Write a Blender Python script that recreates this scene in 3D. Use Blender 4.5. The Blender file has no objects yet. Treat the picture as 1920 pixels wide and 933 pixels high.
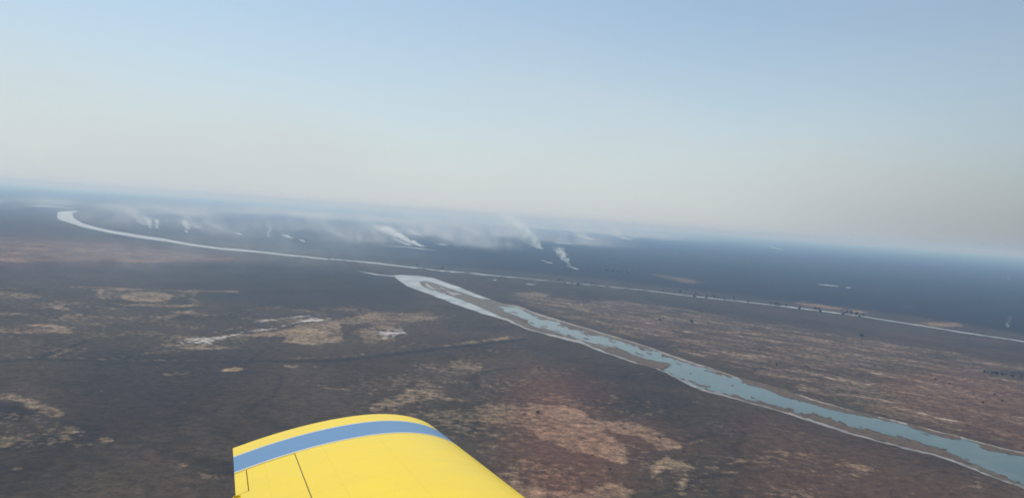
import bpy, bmesh, math, random
import numpy as np
from mathutils import Vector, Matrix

random.seed(7); np.random.seed(7)
scene = bpy.context.scene
R = math.radians

# ------------------------------------------------------------------ camera
ALT = 200.0                       # flying height above the marsh, metres
FPX, CX, CY = 1478.0, 960.0, 466.5
def pray(x, y):
    return np.array([(x-CX)/FPX, -(y-CY)/FPX, -1.0])
upc = np.cross(pray(1920, 475), pray(0, 337)); upc /= np.linalg.norm(upc); upc *= np.sign(upc[1])
fw = np.array([0, 0, -1.0]); fw = fw - fw.dot(upc)*upc; fw /= np.linalg.norm(fw)
rt = np.cross(fw, upc)
W = np.stack([rt, fw, upc])       # rows: world axes in camera coordinates (X right, Y ahead, Z up)

cd = bpy.data.cameras.new('camera'); cam = bpy.data.objects.new('camera', cd)
scene.collection.objects.link(cam)
cd.sensor_width = 36.0; cd.lens = 36.0*FPX/1920.0
cd.clip_start = 0.05; cd.clip_end = 400000.0
M = Matrix([[*W[0], 0], [*W[1], 0], [*W[2], ALT], [0, 0, 0, 1]])
cam.matrix_world = M
scene.camera = cam

# ------------------------------------------------------------------ sky and sun
SUN_EL, SUN_AZ = 54.0, -33.0      # azimuth clockwise from straight ahead: the sun stands high, ahead and to the left
world = bpy.data.worlds.new('World'); scene.world = world; world.use_nodes = True
wn, wl = world.node_tree.nodes, world.node_tree.links
wn.clear()
def nd(nodes, kind, **kw):
    n = nodes.new(kind)
    for k, v in kw.items(): setattr(n, k, v)
    return n
sky = nd(wn, 'ShaderNodeTexSky', sky_type='NISHITA', sun_disc=False)
sky.sun_elevation = R(SUN_EL); sky.sun_rotation = R(SUN_AZ)
sky.altitude = 200; sky.air_density = 1.0; sky.dust_density = .7; sky.ozone_density = 1.0
bg = nd(wn, 'ShaderNodeBackground'); wo = nd(wn, 'ShaderNodeOutputWorld')
# smoke veil of the fires: thick towards the horizon all round, thin overhead
tc = nd(wn, 'ShaderNodeTexCoord'); sx = nd(wn, 'ShaderNodeSeparateXYZ')
wl.new(tc.outputs['Generated'], sx.inputs[0])
mr = nd(wn, 'ShaderNodeMapRange', interpolation_type='SMOOTHSTEP')
mr.inputs['From Min'].default_value = -0.02; mr.inputs['From Max'].default_value = 0.27
mr.inputs['To Min'].default_value = 0.95; mr.inputs['To Max'].default_value = 0.25
wl.new(sx.outputs[2], mr.inputs['Value'])
wm = nd(wn, 'ShaderNodeMapping'); wm.inputs['Scale'].default_value = (1, 1, 2.5)
wz = nd(wn, 'ShaderNodeTexNoise'); wz.inputs['Scale'].default_value = 3.2; wz.inputs['Detail'].default_value = 4; wz.inputs['Roughness'].default_value = .45
wl.new(tc.outputs['Generated'], wm.inputs[0]); wl.new(wm.outputs[0], wz.inputs['Vector'])
wr = nd(wn, 'ShaderNodeMapRange'); wr.inputs['From Min'].default_value = .3; wr.inputs['From Max'].default_value = .7
wr.inputs['To Min'].default_value = .84; wr.inputs['To Max'].default_value = 1.16
wl.new(wz.outputs[0], wr.inputs['Value'])
wmul = nd(wn, 'ShaderNodeMath', operation='MULTIPLY', use_clamp=True)
wl.new(mr.outputs[0], wmul.inputs[0]); wl.new(wr.outputs[0], wmul.inputs[1])
mx = nd(wn, 'ShaderNodeMix', data_type='RGBA')
# smoke scatters forward: brighter on the sun's side, duller away from it
dp = nd(wn, 'ShaderNodeVectorMath', operation='DOT_PRODUCT'); wl.new(tc.outputs['Generated'], dp.inputs[0])
dp.inputs[1].default_value = (math.sin(R(SUN_AZ))*math.cos(R(SUN_EL)), math.cos(R(SUN_AZ))*math.cos(R(SUN_EL)), math.sin(R(SUN_EL)))
ph = nd(wn, 'ShaderNodeMapRange', interpolation_type='SMOOTHSTEP'); wl.new(dp.outputs['Value'], ph.inputs['Value'])
ph.inputs['From Min'].default_value = .06; ph.inputs['From Max'].default_value = .52
ph.inputs['To Min'].default_value = .20; ph.inputs['To Max'].default_value = .66
vc = nd(wn, 'ShaderNodeVectorMath', operation='SCALE'); vc.inputs[0].default_value = (8.55, 9.2, 9.45)
wl.new(ph.outputs[0], vc.inputs['Scale']); wl.new(vc.outputs[0], mx.inputs['B'])
wl.new(wmul.outputs[0], mx.inputs['Factor']); wt = nd(wn, 'ShaderNodeMix', data_type='RGBA', blend_type='MULTIPLY'); wt.inputs['Factor'].default_value = 1.0
wt.inputs['B'].default_value = (.93, 1.02, 1.0, 1)      # daylight white balance of the clear sky
wl.new(sky.outputs[0], wt.inputs['A']); wl.new(wt.outputs['Result'], mx.inputs['A'])
wl.new(mx.outputs['Result'], bg.inputs[0]); wl.new(bg.outputs[0], wo.inputs[0])
bg.inputs[1].default_value = 0.108

sd = bpy.data.lights.new('sun', 'SUN'); sun = bpy.data.objects.new('sun', sd); scene.collection.objects.link(sun)
sd.energy = 3.35; sd.angle = R(0.5); sd.color = (1.0, 0.95, 0.88)
sdir = Vector((math.sin(R(SUN_AZ))*math.cos(R(SUN_EL)), math.cos(R(SUN_AZ))*math.cos(R(SUN_EL)), math.sin(R(SUN_EL))))
sun.rotation_euler = sdir.to_track_quat('Z', 'Y').to_euler(); sun.location = (-30, 0, ALT+40)

vs = scene.view_settings
vs.view_transform = 'Standard'; vs.look = 'None'; vs.exposure = 0.0; vs.gamma = 1.0; vs.use_curve_mapping = False
scene.render.engine = 'CYCLES'
cy = scene.cycles
cy.use_denoising = True; cy.max_bounces = 6; cy.volume_bounces = 4; cy.transparent_max_bounces = 24
cy.volume_step_rate = 1.0; cy.volume_max_steps = 256; cy.filter_width = 1.7

# ------------------------------------------------------------------ helpers
def w2(x, y, z=0.0):
    """the point of the level z seen in that direction"""
    d = W @ pray(x, y)
    k = (z-ALT)/d[2]
    return Vector((d[0]*k, d[1]*k, z))
def link(o, parent=None):
    scene.collection.objects.link(o)
    if parent is not None: o.parent = parent
    return o
def tag(o, label=None, cat=None, group=None, kind=None):
    if label: o['label'] = label
    if cat: o['category'] = cat
    if group: o['group'] = group
    if kind: o['kind'] = kind
    return o
def mesh_obj(name, verts, faces, mat, parent=None, smooth=False):
    me = bpy.data.meshes.new(name); me.from_pydata([tuple(v) for v in verts], [], faces); me.update()
    me.materials.append(mat)
    if smooth:
        for p in me.polygons: p.use_smooth = True
    return link(bpy.data.objects.new(name, me), parent)
def material(name):
    m = bpy.data.materials.new(name); m.use_nodes = True
    n, l = m.node_tree.nodes, m.node_tree.links
    return m, n, l, n['Principled BSDF']
def ramp(n, l, src, stops):
    r = n.new('ShaderNodeValToRGB'); e = r.color_ramp.elements
    while len(e) < len(stops): e.new(0.5)
    for k, (p, c) in enumerate(stops): e[k].position = p; e[k].color = (*c, 1)
    l.new(src, r.inputs[0]); return r.outputs[0]
def noise(n, l, vec, scale, detail=4, rough=.55, dist=0.0):
    t = n.new('ShaderNodeTexNoise'); t.inputs['Scale'].default_value = scale
    t.inputs['Detail'].default_value = detail; t.inputs['Roughness'].default_value = rough; t.inputs['Distortion'].default_value = dist
    l.new(vec, t.inputs['Vector']); return t.outputs[0]
def math_(n, l, op, a, b=None, c=None, clamp=False):
    m = n.new('ShaderNodeMath'); m.operation = op; m.use_clamp = clamp
    for k, v in enumerate((a, b, c)):
        if v is None: continue
        if isinstance(v, (int, float)): m.inputs[k].default_value = v
        else: l.new(v, m.inputs[k])
    return m.outputs[0]
def mixc(n, l, fac, a, b, blend='MIX'):
    m = n.new('ShaderNodeMix'); m.data_type = 'RGBA'; m.blend_type = blend
    for s, v in (('Factor', fac), ('A', a), ('B', b)):
        if isinstance(v, tuple): m.inputs[s].default_value = (*v, 1)
        elif isinstance(v, (int, float)): m.inputs[s].default_value = v
        else: l.new(v, m.inputs[s])
    return m.outputs['Result']

# ------------------------------------------------------------------ ground sheet with its cover of ash and dry grass
# direction of the old channels on the far side of the river
rA, rB = w2(1250, 549), w2(1900, 637)
RIVER_ANG = math.atan2(rB.y-rA.y, rB.x-rA.x)

def make_ground_material():
    m, n, l, b = material('burnt_marsh')
    geo = n.new('ShaderNodeNewGeometry'); pos = geo.outputs['Position']
    at = n.new('ShaderNodeAttribute'); at.attribute_name = 'cover'
    sp = n.new('ShaderNodeSeparateColor'); l.new(at.outputs['Color'], sp.inputs[0])
    tan, red, pale, burn = sp.outputs[0], sp.outputs[1], sp.outputs[2], at.outputs['Alpha']
    at2 = n.new('ShaderNodeAttribute'); at2.attribute_name = 'streak'; streak = at2.outputs['Fac']
    # isotropic and stretched detail
    mp = n.new('ShaderNodeMapping'); mp.vector_type = 'TEXTURE'
    mp.inputs['Rotation'].default_value = (0, 0, RIVER_ANG); mp.inputs['Scale'].default_value = (3.2, 1.0, 1.0)
    l.new(pos, mp.inputs[0])
    big = noise(n, l, pos, 1/420, 5, .55)
    mid = noise(n, l, pos, 1/75, 6, .62, .6)
    fine = noise(n, l, pos, 1/9, 4, .65)
    tiny = noise(n, l, pos, 1/2.6, 3, .6)
    st = noise(n, l, mp.outputs[0], 1/34, 6, .66, .4)
    st2 = noise(n, l, mp.outputs[0], 1/11, 4, .6)
    det = math_(n, l, 'MULTIPLY_ADD', fine, .45, math_(n, l, 'MULTIPLY', mid, .55))
    dst = math_(n, l, 'MULTIPLY_ADD', fine, .22, math_(n, l, 'MULTIPLY_ADD', st2, .33, math_(n, l, 'MULTIPLY', st, .45)))
    mixd = n.new('ShaderNodeMix'); l.new(streak, mixd.inputs['Factor']); l.new(det, mixd.inputs['A']); l.new(dst, mixd.inputs['B'])
    d = mixd.outputs[0]
    # dry grass where the fire went round
    g0 = math_(n, l, 'MULTIPLY_ADD', math_(n, l, 'SUBTRACT', d, .5), 4.8, math_(n, l, 'MULTIPLY_ADD', tan, 1.4, -.66))
    g0 = math_(n, l, 'MULTIPLY_ADD', math_(n, l, 'SUBTRACT', tiny, .5), .7, g0)
    grass = math_(n, l, 'MULTIPLY', g0, .85, clamp=True)
    p0 = math_(n, l, 'MULTIPLY_ADD', math_(n, l, 'SUBTRACT', d, .5), 6.0, math_(n, l, 'MULTIPLY_ADD', pale, 1.6, -.85))
    ashw = math_(n, l, 'MULTIPLY', p0, 1.6, clamp=True)
    # burnt ground: charcoal, dark soil, regrowth
    mid2 = noise(n, l, pos, 1/140, 5, .6, .3)
    mr_ = n.new('ShaderNodeMapRange'); l.new(mid2, mr_.inputs['Value'])
    mr_.inputs['From Min'].default_value = .33; mr_.inputs['From Max'].default_value = .68
    mid3 = noise(n, l, pos, 1/31, 5, .62, .5)
    mb = math_(n, l, 'MULTIPLY_ADD', mid3, .9, math_(n, l, 'MULTIPLY_ADD', mr_.outputs[0], .55, -.22), clamp=True)
    burnt = mixc(n, l, mb, (.028, .021, .0155), (.084, .062, .045))
    rg = noise(n, l, pos, 1/330, 5, .6, .4)
    rgm = n.new('ShaderNodeMapRange'); l.new(rg, rgm.inputs['Value']); rgm.inputs['From Min'].default_value = .5; rgm.inputs['From Max'].default_value = .68
    burnt = mixc(n, l, math_(n, l, 'MULTIPLY', rgm.outputs[0], .2), burnt, (.085, .050, .036))
    # drainage lines and cattle trails
    rd = math_(n, l, 'ABSOLUTE', math_(n, l, 'SUBTRACT', noise(n, l, pos, 1/520, 4, .5, .7), .5))
    trail = math_(n, l, 'SUBTRACT', 1.0, math_(n, l, 'MULTIPLY', rd, 95), clamp=True)
    burnt = mixc(n, l, math_(n, l, 'MULTIPLY', trail, .55), burnt, (.020, .018, .016))
    reg = n.new('ShaderNodeMapRange'); l.new(big, reg.inputs['Value'])
    reg.inputs['From Min'].default_value = .48; reg.inputs['From Max'].default_value = .66
    burnt = mixc(n, l, math_(n, l, 'MULTIPLY', reg.outputs[0], .55), burnt, (.056, .052, .032))
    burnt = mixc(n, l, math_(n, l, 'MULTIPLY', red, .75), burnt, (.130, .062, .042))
    burnt = mixc(n, l, math_(n, l, 'MULTIPLY', burn, .92), burnt, (.016, .0145, .0145))
    sp_ = n.new('ShaderNodeMapRange'); l.new(math_(n, l, 'MULTIPLY_ADD', tiny, .4, math_(n, l, 'MULTIPLY', fine, .6)), sp_.inputs['Value'])
    sp_.inputs['From Min'].default_value = .35; sp_.inputs['From Max'].default_value = .65
    sp_.inputs['To Min'].default_value = .45; sp_.inputs['To Max'].default_value = 1.55
    cc = n.new('ShaderNodeCombineColor')
    for k in range(3): l.new(sp_.outputs[0], cc.inputs[k])
    burnt = mixc(n, l, 1.0, burnt, cc.outputs[0], 'MULTIPLY')
    straw = mixc(n, l, mr_.outputs[0], (.26, .185, .112), (.37, .275, .18))
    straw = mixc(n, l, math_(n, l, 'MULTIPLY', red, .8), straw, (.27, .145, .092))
    straw = mixc(n, l, 1.0, straw, cc.outputs[0], 'MULTIPLY')
    col = mixc(n, l, grass, burnt, straw)
    col = mixc(n, l, ashw, col, (.46, .42, .39))
    l.new(col, b.inputs['Base Color']); b.inputs['Roughness'].default_value = .95
    b.inputs['Specular IOR Level'].default_value = .1
    bp = n.new('ShaderNodeBump'); bp.inputs['Strength'].default_value = .5; bp.inputs['Distance'].default_value = 1.2
    l.new(fine, bp.inputs['Height']); l.new(bp.outputs[0], b.inputs['Normal'])
    return m
MG = make_ground_material()

# cover chart: outline in degrees-like bearing/depression units of the survey photo, value, softness
def ell(cx, cy, rx, ry, a=0, n=18):
    return [(cx+rx*math.cos(t)*math.cos(a)-ry*math.sin(t)*math.sin(a), cy+rx*math.cos(t)*math.sin(a)+ry*math.sin(t)*math.cos(a))
            for t in [2*math.pi*k/n for k in range(n)]]
def band(pts, w):
    up = [(x, y-w/2) for x, y in pts]; return up + [(x, y+w/2) for x, y in reversed(pts)]
def lens(pts, w):
    n = 12; P = []
    for k in range(n+1):
        f = k/n*(len(pts)-1); j = min(int(f), len(pts)-2); t = f-j
        x = pts[j][0]+(pts[j+1][0]-pts[j][0])*t; y = pts[j][1]+(pts[j+1][1]-pts[j][1])*t
        P.append((x, y, .12+w*math.sin(math.pi*(.04+.92*k/n))**.7*(.7+.3*math.sin(x*1.9))))
    return [(x, y-h/2) for x, y, h in P]+[(x, y+h/2) for x, y, h in reversed(P)]
TAN, RED, PALE, BURN, STREAK = 0, 1, 2, 3, 4
COVER = [
 # far left brown meadows
 (TAN, [(-80,440),(60,446),(170,452),(280,462),(380,476),(465,485),(430,490),(300,494),(180,490),(-80,492)], .60, 9),
 (RED, [(-80,436),(60,440),(200,450),(350,472),(465,485),(430,492),(180,496),(-80,496)], .55, 10),
 (TAN, [(205,486),(260,484),(335,485),(330,491),(250,494),(215,491)], .78, 4),
 (TAN, [(345,481),(430,482),(455,485),(400,487)], .7, 3), (TAN, [(-40,482),(60,484),(120,488),(40,492),(-40,492)], .7, 3),
 # ring of grass with a round meadow inside
 (TAN, band([(128,538),(180,538),(230,541),(300,544),(360,545),(450,547)], 4.5), .85, 2.5),
 (TAN, [(150,539),(200,541),(192,550),(205,563),(190,561),(178,553),(182,546)], .72, 3),
 (TAN, band([(190,561),(225,570),(290,573),(345,574),(375,569),(365,562)], 5), .8, 3),
 (TAN, [(355,548),(372,547),(366,558),(382,567),(360,570),(352,560)], .6, 3),
 (TAN, ell(275,556,52,11), .92, 4), (TAN, ell(272,556,88,16), .45, 6),
 (TAN, [(275,598),(320,587),(368,579),(365,584),(312,599)], .72, 3),
 (TAN, [(-60,545),(40,545),(82,552),(60,560),(-60,556)], .6, 5),
 (TAN, [(85,570),(115,571),(140,580),(166,589),(135,597),(100,596),(118,588)], .75, 4),
 (TAN, [(-60,616),(60,618),(100,615),(25,606),(105,606),(140,618),(139,627),(70,627),(-60,623)], .80, 3),
 (TAN, [(-60,575),(30,578),(60,588),(20,600),(-60,598)], .5, 7),
 # meadow with pale salt lines
 (PALE, band([(388,624),(430,617),(456,612),(458,606),(520,598),(582,591)], 3.6), .80, 2.2),
 (PALE, band([(432,630),(455,622),(520,615),(548,606),(565,602),(628,597)], 4.2), .85, 2.2),
 (PALE, [(575,591),(600,587),(628,596),(600,602),(580,600)], .6, 4),
 (TAN, [(380,628),(440,612),(470,602),(560,592),(620,590),(640,603),(560,610),(520,620),(440,632)], .5, 6),
 (TAN, [(430,629),(520,620),(560,606),(640,602),(648,628),(640,640),(590,648),(525,641),(535,632),(440,632)], .90, 5),
 (TAN, [(585,602),(640,592),(700,584),(810,583),(832,592),(820,600),(770,606),(700,610),(640,606)], .72, 6),
 (TAN, [(266,648),(330,643),(410,645),(500,649),(505,654),(350,655)], .72, 3),
 (PALE, [(325,640),(350,634),(395,630),(440,626),(425,638),(400,646),(345,644)], .70, 5),
 (TAN, [(320,644),(350,632),(450,625),(480,640),(420,650)], .6, 5),
 (TAN, [(670,616),(700,608),(750,610),(774,627),(742,641),(680,643)], .66, 5),
 (PALE, [(705,619),(755,615),(768,628),(745,634),(715,635)], .70, 4),
 (TAN, [(500,585),(560,578),(640,573),(720,575),(700,580),(560,588)], .52, 4),
 # dirt track across the marsh
 (TAN, band([(-40,676),(80,668),(160,672),(270,675),(450,674),(640,669),(760,656),(850,644),(920,636),(985,631)], 3.0), .62, 1.8),
 (TAN, band([(828,649),(870,643),(910,638),(955,633)], 7), .78, 3),
 (BURN, band([(-40,680),(80,672),(270,680),(640,675),(850,650),(985,636)], 4), .9, 3),
 (BURN, [(60,668),(100,655),(160,638),(168,640),(110,660),(80,670)], 1.0, 4), (TAN, band([(70,668),(108,653)], 4), .6, 3),
 (TAN, band([(100,668),(130,652)], 5), .55, 3),
 (TAN, [(300,700),(340,696),(385,697),(370,703),(310,703)], .55, 4), (TAN, [(412,692),(440,687),(462,689),(450,696),(420,697)], .9, 3),
 (TAN, ell(545,687,16,4), .8, 3), (TAN, ell(605,687,22,4), .66, 3), (TAN, ell(200,757,14,4), .6, 3), (TAN, ell(400,750,22,6), .45, 4),
 # lower left
 (TAN, [(-60,735),(35,735),(70,750),(105,760),(122,775),(108,786),(70,772),(30,752),(-60,748)], .66, 7),
 (TAN, [(-60,770),(40,772),(110,784),(150,800),(140,830),(60,850),(-60,850)], .44, 14),
 (TAN, ell(200,824,16,6), .75, 5), (TAN, ell(155,834,20,5), .5, 5), (TAN, ell(335,872,20,6), .62, 5), (TAN, ell(390,890,28,12), .45, 8),
 (TAN, ell(35,877,18,6), .6, 5), (BURN, [(-60,750),(30,756),(80,775),(40,788),(-60,785)], .8, 8),
 (BURN, [(120,650),(500,660),(480,720),(300,800),(100,900),(-60,940),(-60,860),(140,800),(120,740)], .55, 40),
 # meadow in front of the wing tip
 (TAN, [(690,757),(743,737),(800,713),(843,726),(838,740),(886,744),(880,755),(815,752),(770,756),(745,771),(690,772)], .74, 7),
 (TAN, [(833,672),(870,666),(905,669),(916,684),(890,698),(845,691)], .62, 9),
 (TAN, [(790,775),(850,765),(933,748),(967,752),(1007,754),(1010,820),(983,803),(933,803),(850,812),(830,800)], .70, 10),
 (TAN, [(985,752),(1060,760),(1093,768),(1113,783),(1167,787),(1217,797),(1247,813),(1284,833),(1280,843),(1235,843),(1200,823),(1135,806),(1176,834),(1180,874),(1143,864),(1100,850),(1050,841),(1013,822),(980,800)], .93, 6),
 (RED, [(1003,690),(1080,690),(1115,720),(1120,780),(1250,812),(1286,836),(1180,840),(1170,905),(1150,960),(980,960),(940,840),(970,740)], .85, 45),  # rust ground, with the canopy reflection's reddish tint also painted into its colour
 (TAN, [(960,906),(1033,917),(1100,912),(1150,902),(1195,914),(1200,960),(990,960)], .92, 10),
 (TAN, [(1210,872),(1247,857),(1297,866),(1290,895),(1297,960),(1260,960),(1264,912),(1285,890),(1262,876),(1220,900)], .85, 8),
 (TAN, [(1030,690),(1080,686),(1097,700),(1045,707)], .58, 7), (TAN, ell(1150,745,30,6), .42, 8),
 (BURN, [(985,640),(1130,665),(1240,710),(1290,760),(1300,830),(1230,790),(1120,775),(1010,690)], .36, 25),
 (TAN, [(640,690),(900,650),(1100,680),(1310,770),(1420,860),(1420,1000),(560,1000),(520,800)], .34, 60),
 (TAN, [(1290,770),(1500,810),(1920,930),(1920,1000),(1290,1000)], .30, 30),
 (TAN, [(-80,520),(200,560),(640,570),(860,590),(800,650),(300,660),(-80,670)], .36, 25),
 # lower right bank
 (TAN, [(1290,782),(1350,788),(1400,812),(1440,843),(1540,862),(1640,862),(1675,888),(1600,905),(1500,893),(1420,872),(1395,832),(1330,803)], .46, 14),
 (TAN, ell(1480,850,46,9,.2), .68, 6), (TAN, ell(1620,875,40,9,.2), .62, 6), (TAN, ell(1390,860,24,7), .6, 6), (TAN, ell(1370,884,20,7), .6, 6),
 (TAN, [(1822,885),(1838,892),(1842,915),(1828,915)], .55, 4), (RED, [(1400,780),(1920,930),(1920,1000),(1400,960)], .36, 40),
 # between the channels: long old levees
 (STREAK, [(900,512),(1200,545),(1500,583),(1980,652),(2080,930),(1800,815),(1500,740),(1280,670),(1000,580),(930,560)], 1.0, 12),
 (TAN, [(930,545),(1200,562),(1500,610),(1980,690),(2080,900),(1840,822),(1600,765),(1400,700),(1250,655),(1000,583)], .56, 12),
 (PALE, [(930,545),(1200,562),(1500,610),(1980,690),(2080,900),(1840,822),(1600,765),(1400,700),(1250,655),(1000,583)], .27, 12),
 (RED, [(1640,690),(1800,690),(1980,720),(2080,900),(1840,820),(1660,770)], .55, 30), (RED, [(960,570),(1300,600),(1500,610),(1920,690),(1920,800),(1600,740),(1420,690),(1250,640),(1050,590)], .16, 25),
 (TAN, [(962,549),(1000,545),(1040,553),(1020,560),(975,556)], .72, 3), (TAN, [(1035,562),(1070,566),(1118,580),(1100,584),(1060,574)], .75, 3),
 (TAN, [(1090,588),(1130,588),(1160,599),(1130,604)], .68, 3), (TAN, band([(1035,559),(1120,567),(1280,580),(1420,600)], 3), .60, 3),
 (TAN, band([(1470,635),(1545,640),(1620,652)], 3), .72, 3), (TAN, band([(1440,630),(1560,646),(1640,660)], 4), .55, 4),
 (TAN, [(1540,676),(1600,680),(1680,700),(1660,706),(1580,692)], .62, 5), (TAN, [(1700,684),(1800,700),(1920,715),(1920,722),(1780,706)], .60, 5),
 (TAN, [(1820,745),(1920,765),(1980,790),(1980,800),(1880,775)], .60, 6), (BURN, [(1830,690),(1930,695),(1990,712),(1990,725),(1860,704)], .9, 6),
 (BURN, [(880,520),(1200,550),(1500,595),(1640,620),(1500,625),(1200,575),(930,545)], .30, 12),
 # beyond the far channel
 (TAN, [(1200,511),(1235,513),(1290,521),(1335,531),(1300,534),(1250,524)], .66, 4), (RED, [(1190,508),(1250,512),(1345,531),(1300,537),(1240,525)], .4, 4),
 (TAN, [(1488,566),(1506,562),(1560,574),(1642,586),(1600,588),(1500,573)], .70, 3), (RED, [(1480,562),(1560,572),(1645,585),(1600,590),(1490,574)], .35, 4),
 (TAN, [(1702,607),(1740,603),(1790,604),(1816,609),(1800,613),(1750,613)], .84, 3), (RED, [(1700,602),(1800,602),(1820,611),(1750,615)], .3, 4),
 (TAN, [(1655,574),(1700,571),(1745,576),(1700,580)], .40, 4),
 (BURN, [(250,395),(1000,415),(1400,440),(1980,480),(1980,636),(1700,590),(1400,555),(1100,520),(820,498),(480,462),(250,428)], 1.0, 6),
 (BURN, [(300,490),(640,495),(800,540),(780,575),(560,580),(400,560),(240,520)], .5, 14),
]
def cover_values(px, py):
    out = np.zeros((5, len(px)))
    out[4] = 0
    for ch, poly, val, soft in COVER:
        P = np.array(poly, float)
        m = (px > P[:, 0].min()-soft*3) & (px < P[:, 0].max()+soft*3) & (py > P[:, 1].min()-soft*2) & (py < P[:, 1].max()+soft*2)
        if not m.any(): continue
        x, y = px[m], py[m]
        ins = np.zeros(len(x), bool); dm = np.full(len(x), 1e18)
        asp = 0.42                # along the line of sight everything is foreshortened
        for (x0, y0), (x1, y1) in zip(P, np.roll(P, -1, 0)):
            c = ((y0 > y) != (y1 > y))
            if y1 != y0: ins ^= c & (x < (x1-x0)*(y-y0)/(y1-y0)+x0)
            ax, ay = (x-x0)*asp, y-y0; bx, by = (x1-x0)*asp, y1-y0
            t = np.clip((ax*bx+ay*by)/max(bx*bx+by*by, 1e-9), 0, 1)
            dm = np.minimum(dm, (ax-t*bx)**2+(ay-t*by)**2)
        sdv = np.sqrt(dm)*np.where(ins, 1, -1)
        v = np.clip(sdv/(soft*1.6)+.5, 0, 1); v = v*v*(3-2*v)*val
        out[ch][m] = np.maximum(out[ch][m], v)
    return out

def make_ground():
    az = np.concatenate([np.linspace(-180, -48, 34)[:-1], np.linspace(-48, 48, 900), np.linspace(48, 180, 34)[1:]])
    dep = np.concatenate([np.linspace(.10, 1.0, 40)[:-1], np.linspace(1.0, 27, 260), np.linspace(30, 88, 16)])
    rad = ALT/np.tan(np.radians(dep)); rad[0] = 150000
    A, D = np.meshgrid(np.radians(az), rad)
    X = np.sin(A)*D; Y = np.cos(A)*D
    nr, nc = A.shape
    V = np.stack([X.ravel(), Y.ravel(), np.zeros(nr*nc)], 1)
    V = np.vstack([V, [[0, 0, 0]]])
    i = np.arange((nr-1)*nc).reshape(nr-1, nc)[:, :-1].ravel()
    Q = np.stack([i, i+nc, i+nc+1, i+1], 1)
    last = (nr-1)*nc
    T = [(last+k, nr*nc, last+k+1) for k in range(nc-1)]
    me = bpy.data.meshes.new('ground')
    nl = Q.size+3*len(T)
    me.vertices.add(len(V)); me.vertices.foreach_set('co', V.ravel())
    me.loops.add(nl); me.polygons.add(len(Q)+len(T))
    me.loops.foreach_set('vertex_index', np.concatenate([Q.ravel(), np.array(T).ravel()]).astype(np.int32))
    me.polygons.foreach_set('loop_start', np.concatenate([np.arange(len(Q))*4, Q.size+np.arange(len(T))*3]).astype(np.int32))
    me.update(calc_edges=True)
    C = (V-np.array([0, 0, ALT])) @ W
    ahead = -C[:, 2] > 1
    zz = np.where(ahead, -C[:, 2], 1)
    px = np.where(ahead, CX+FPX*C[:, 0]/zz, -9e5); py = np.where(ahead, CY-FPX*C[:, 1]/zz, -9e5)
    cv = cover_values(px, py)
    # outside the charted strip the marsh goes on alike
    off = (px < -80) | (px > 2080) | (py > 1000)
    base = .25+.25*np.sin(V[:, 0]/170+1.3*np.sin(V[:, 1]/260))*np.sin(V[:, 1]/210)
    cv[0][off] = np.maximum(cv[0][off], np.clip(base[off], 0, .6))
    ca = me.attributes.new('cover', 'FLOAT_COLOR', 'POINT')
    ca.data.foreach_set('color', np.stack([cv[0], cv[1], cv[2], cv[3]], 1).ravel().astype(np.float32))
    sa = me.attributes.new('streak', 'FLOAT', 'POINT'); sa.data.foreach_set('value', cv[4].astype(np.float32))
    me.materials.append(MG)
    o = link(bpy.data.objects.new('ground', me))
    tag(o, 'burnt dark marsh plain with patches of dry tan grass', 'ground', kind='structure')
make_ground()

# ------------------------------------------------------------------ channels, flats and reed beds
def water_material():
    m, n, l, b = material('river_water')
    geo = n.new('ShaderNodeNewGeometry')
    nz = noise(n, l, geo.outputs['Position'], 1/48, 6, .62, .8)
    c = ramp(n, l, nz, [(.30, (.036, .074, .072)), (.55, (.060, .100, .090)), (.72, (.115, .125, .098))])
    l.new(c, b.inputs['Base Color']); l.new(math_(n, l, 'MULTIPLY_ADD', noise(n, l, geo.outputs['Position'], 1/85, 4, .6, .5), .30, -.02), b.inputs['Roughness']); b.inputs['IOR'].default_value = 1.333
    bp = n.new('ShaderNodeBump'); bp.inputs['Strength'].default_value = .25; bp.inputs['Distance'].default_value = .12
    l.new(noise(n, l, geo.outputs['Position'], 1/2.2, 3, .6), bp.inputs['Height']); l.new(bp.outputs[0], b.inputs['Normal'])
    return m
def mud_material(name, c0, c1, rough, scale=1/22):
    m, n, l, b = material(name)
    geo = n.new('ShaderNodeNewGeometry')
    nz = noise(n, l, geo.outputs['Position'], scale, 6, .65, .4)
    c = ramp(n, l, nz, [(.34, c0), (.64, c1)])
    l.new(c, b.inputs['Base Color']); b.inputs['Roughness'].default_value = rough
    bp = n.new('ShaderNodeBump'); bp.inputs['Strength'].default_value = .4; bp.inputs['Distance'].default_value = .5
    l.new(nz, bp.inputs['Height']); l.new(bp.outputs[0], b.inputs['Normal'])
    return m
MW = water_material()
MSILT = mud_material('pale_wet_silt', (.13, .115, .10), (.34, .32, .295), .5)
MFAR = mud_material('silty_water', (.10, .105, .10), (.38, .38, .36), .24, 1/70)
MSAND = mud_material('dry_bank_sand', (.12, .095, .075), (.38, .335, .285), .8, 1/9)
MREED = mud_material('brown_reeds', (.042, .030, .019), (.115, .072, .041), .9, 1/7)
MREED2 = mud_material('olive_reeds', (.055, .047, .032), (.135, .108, .072), .9, 1/14)

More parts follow.
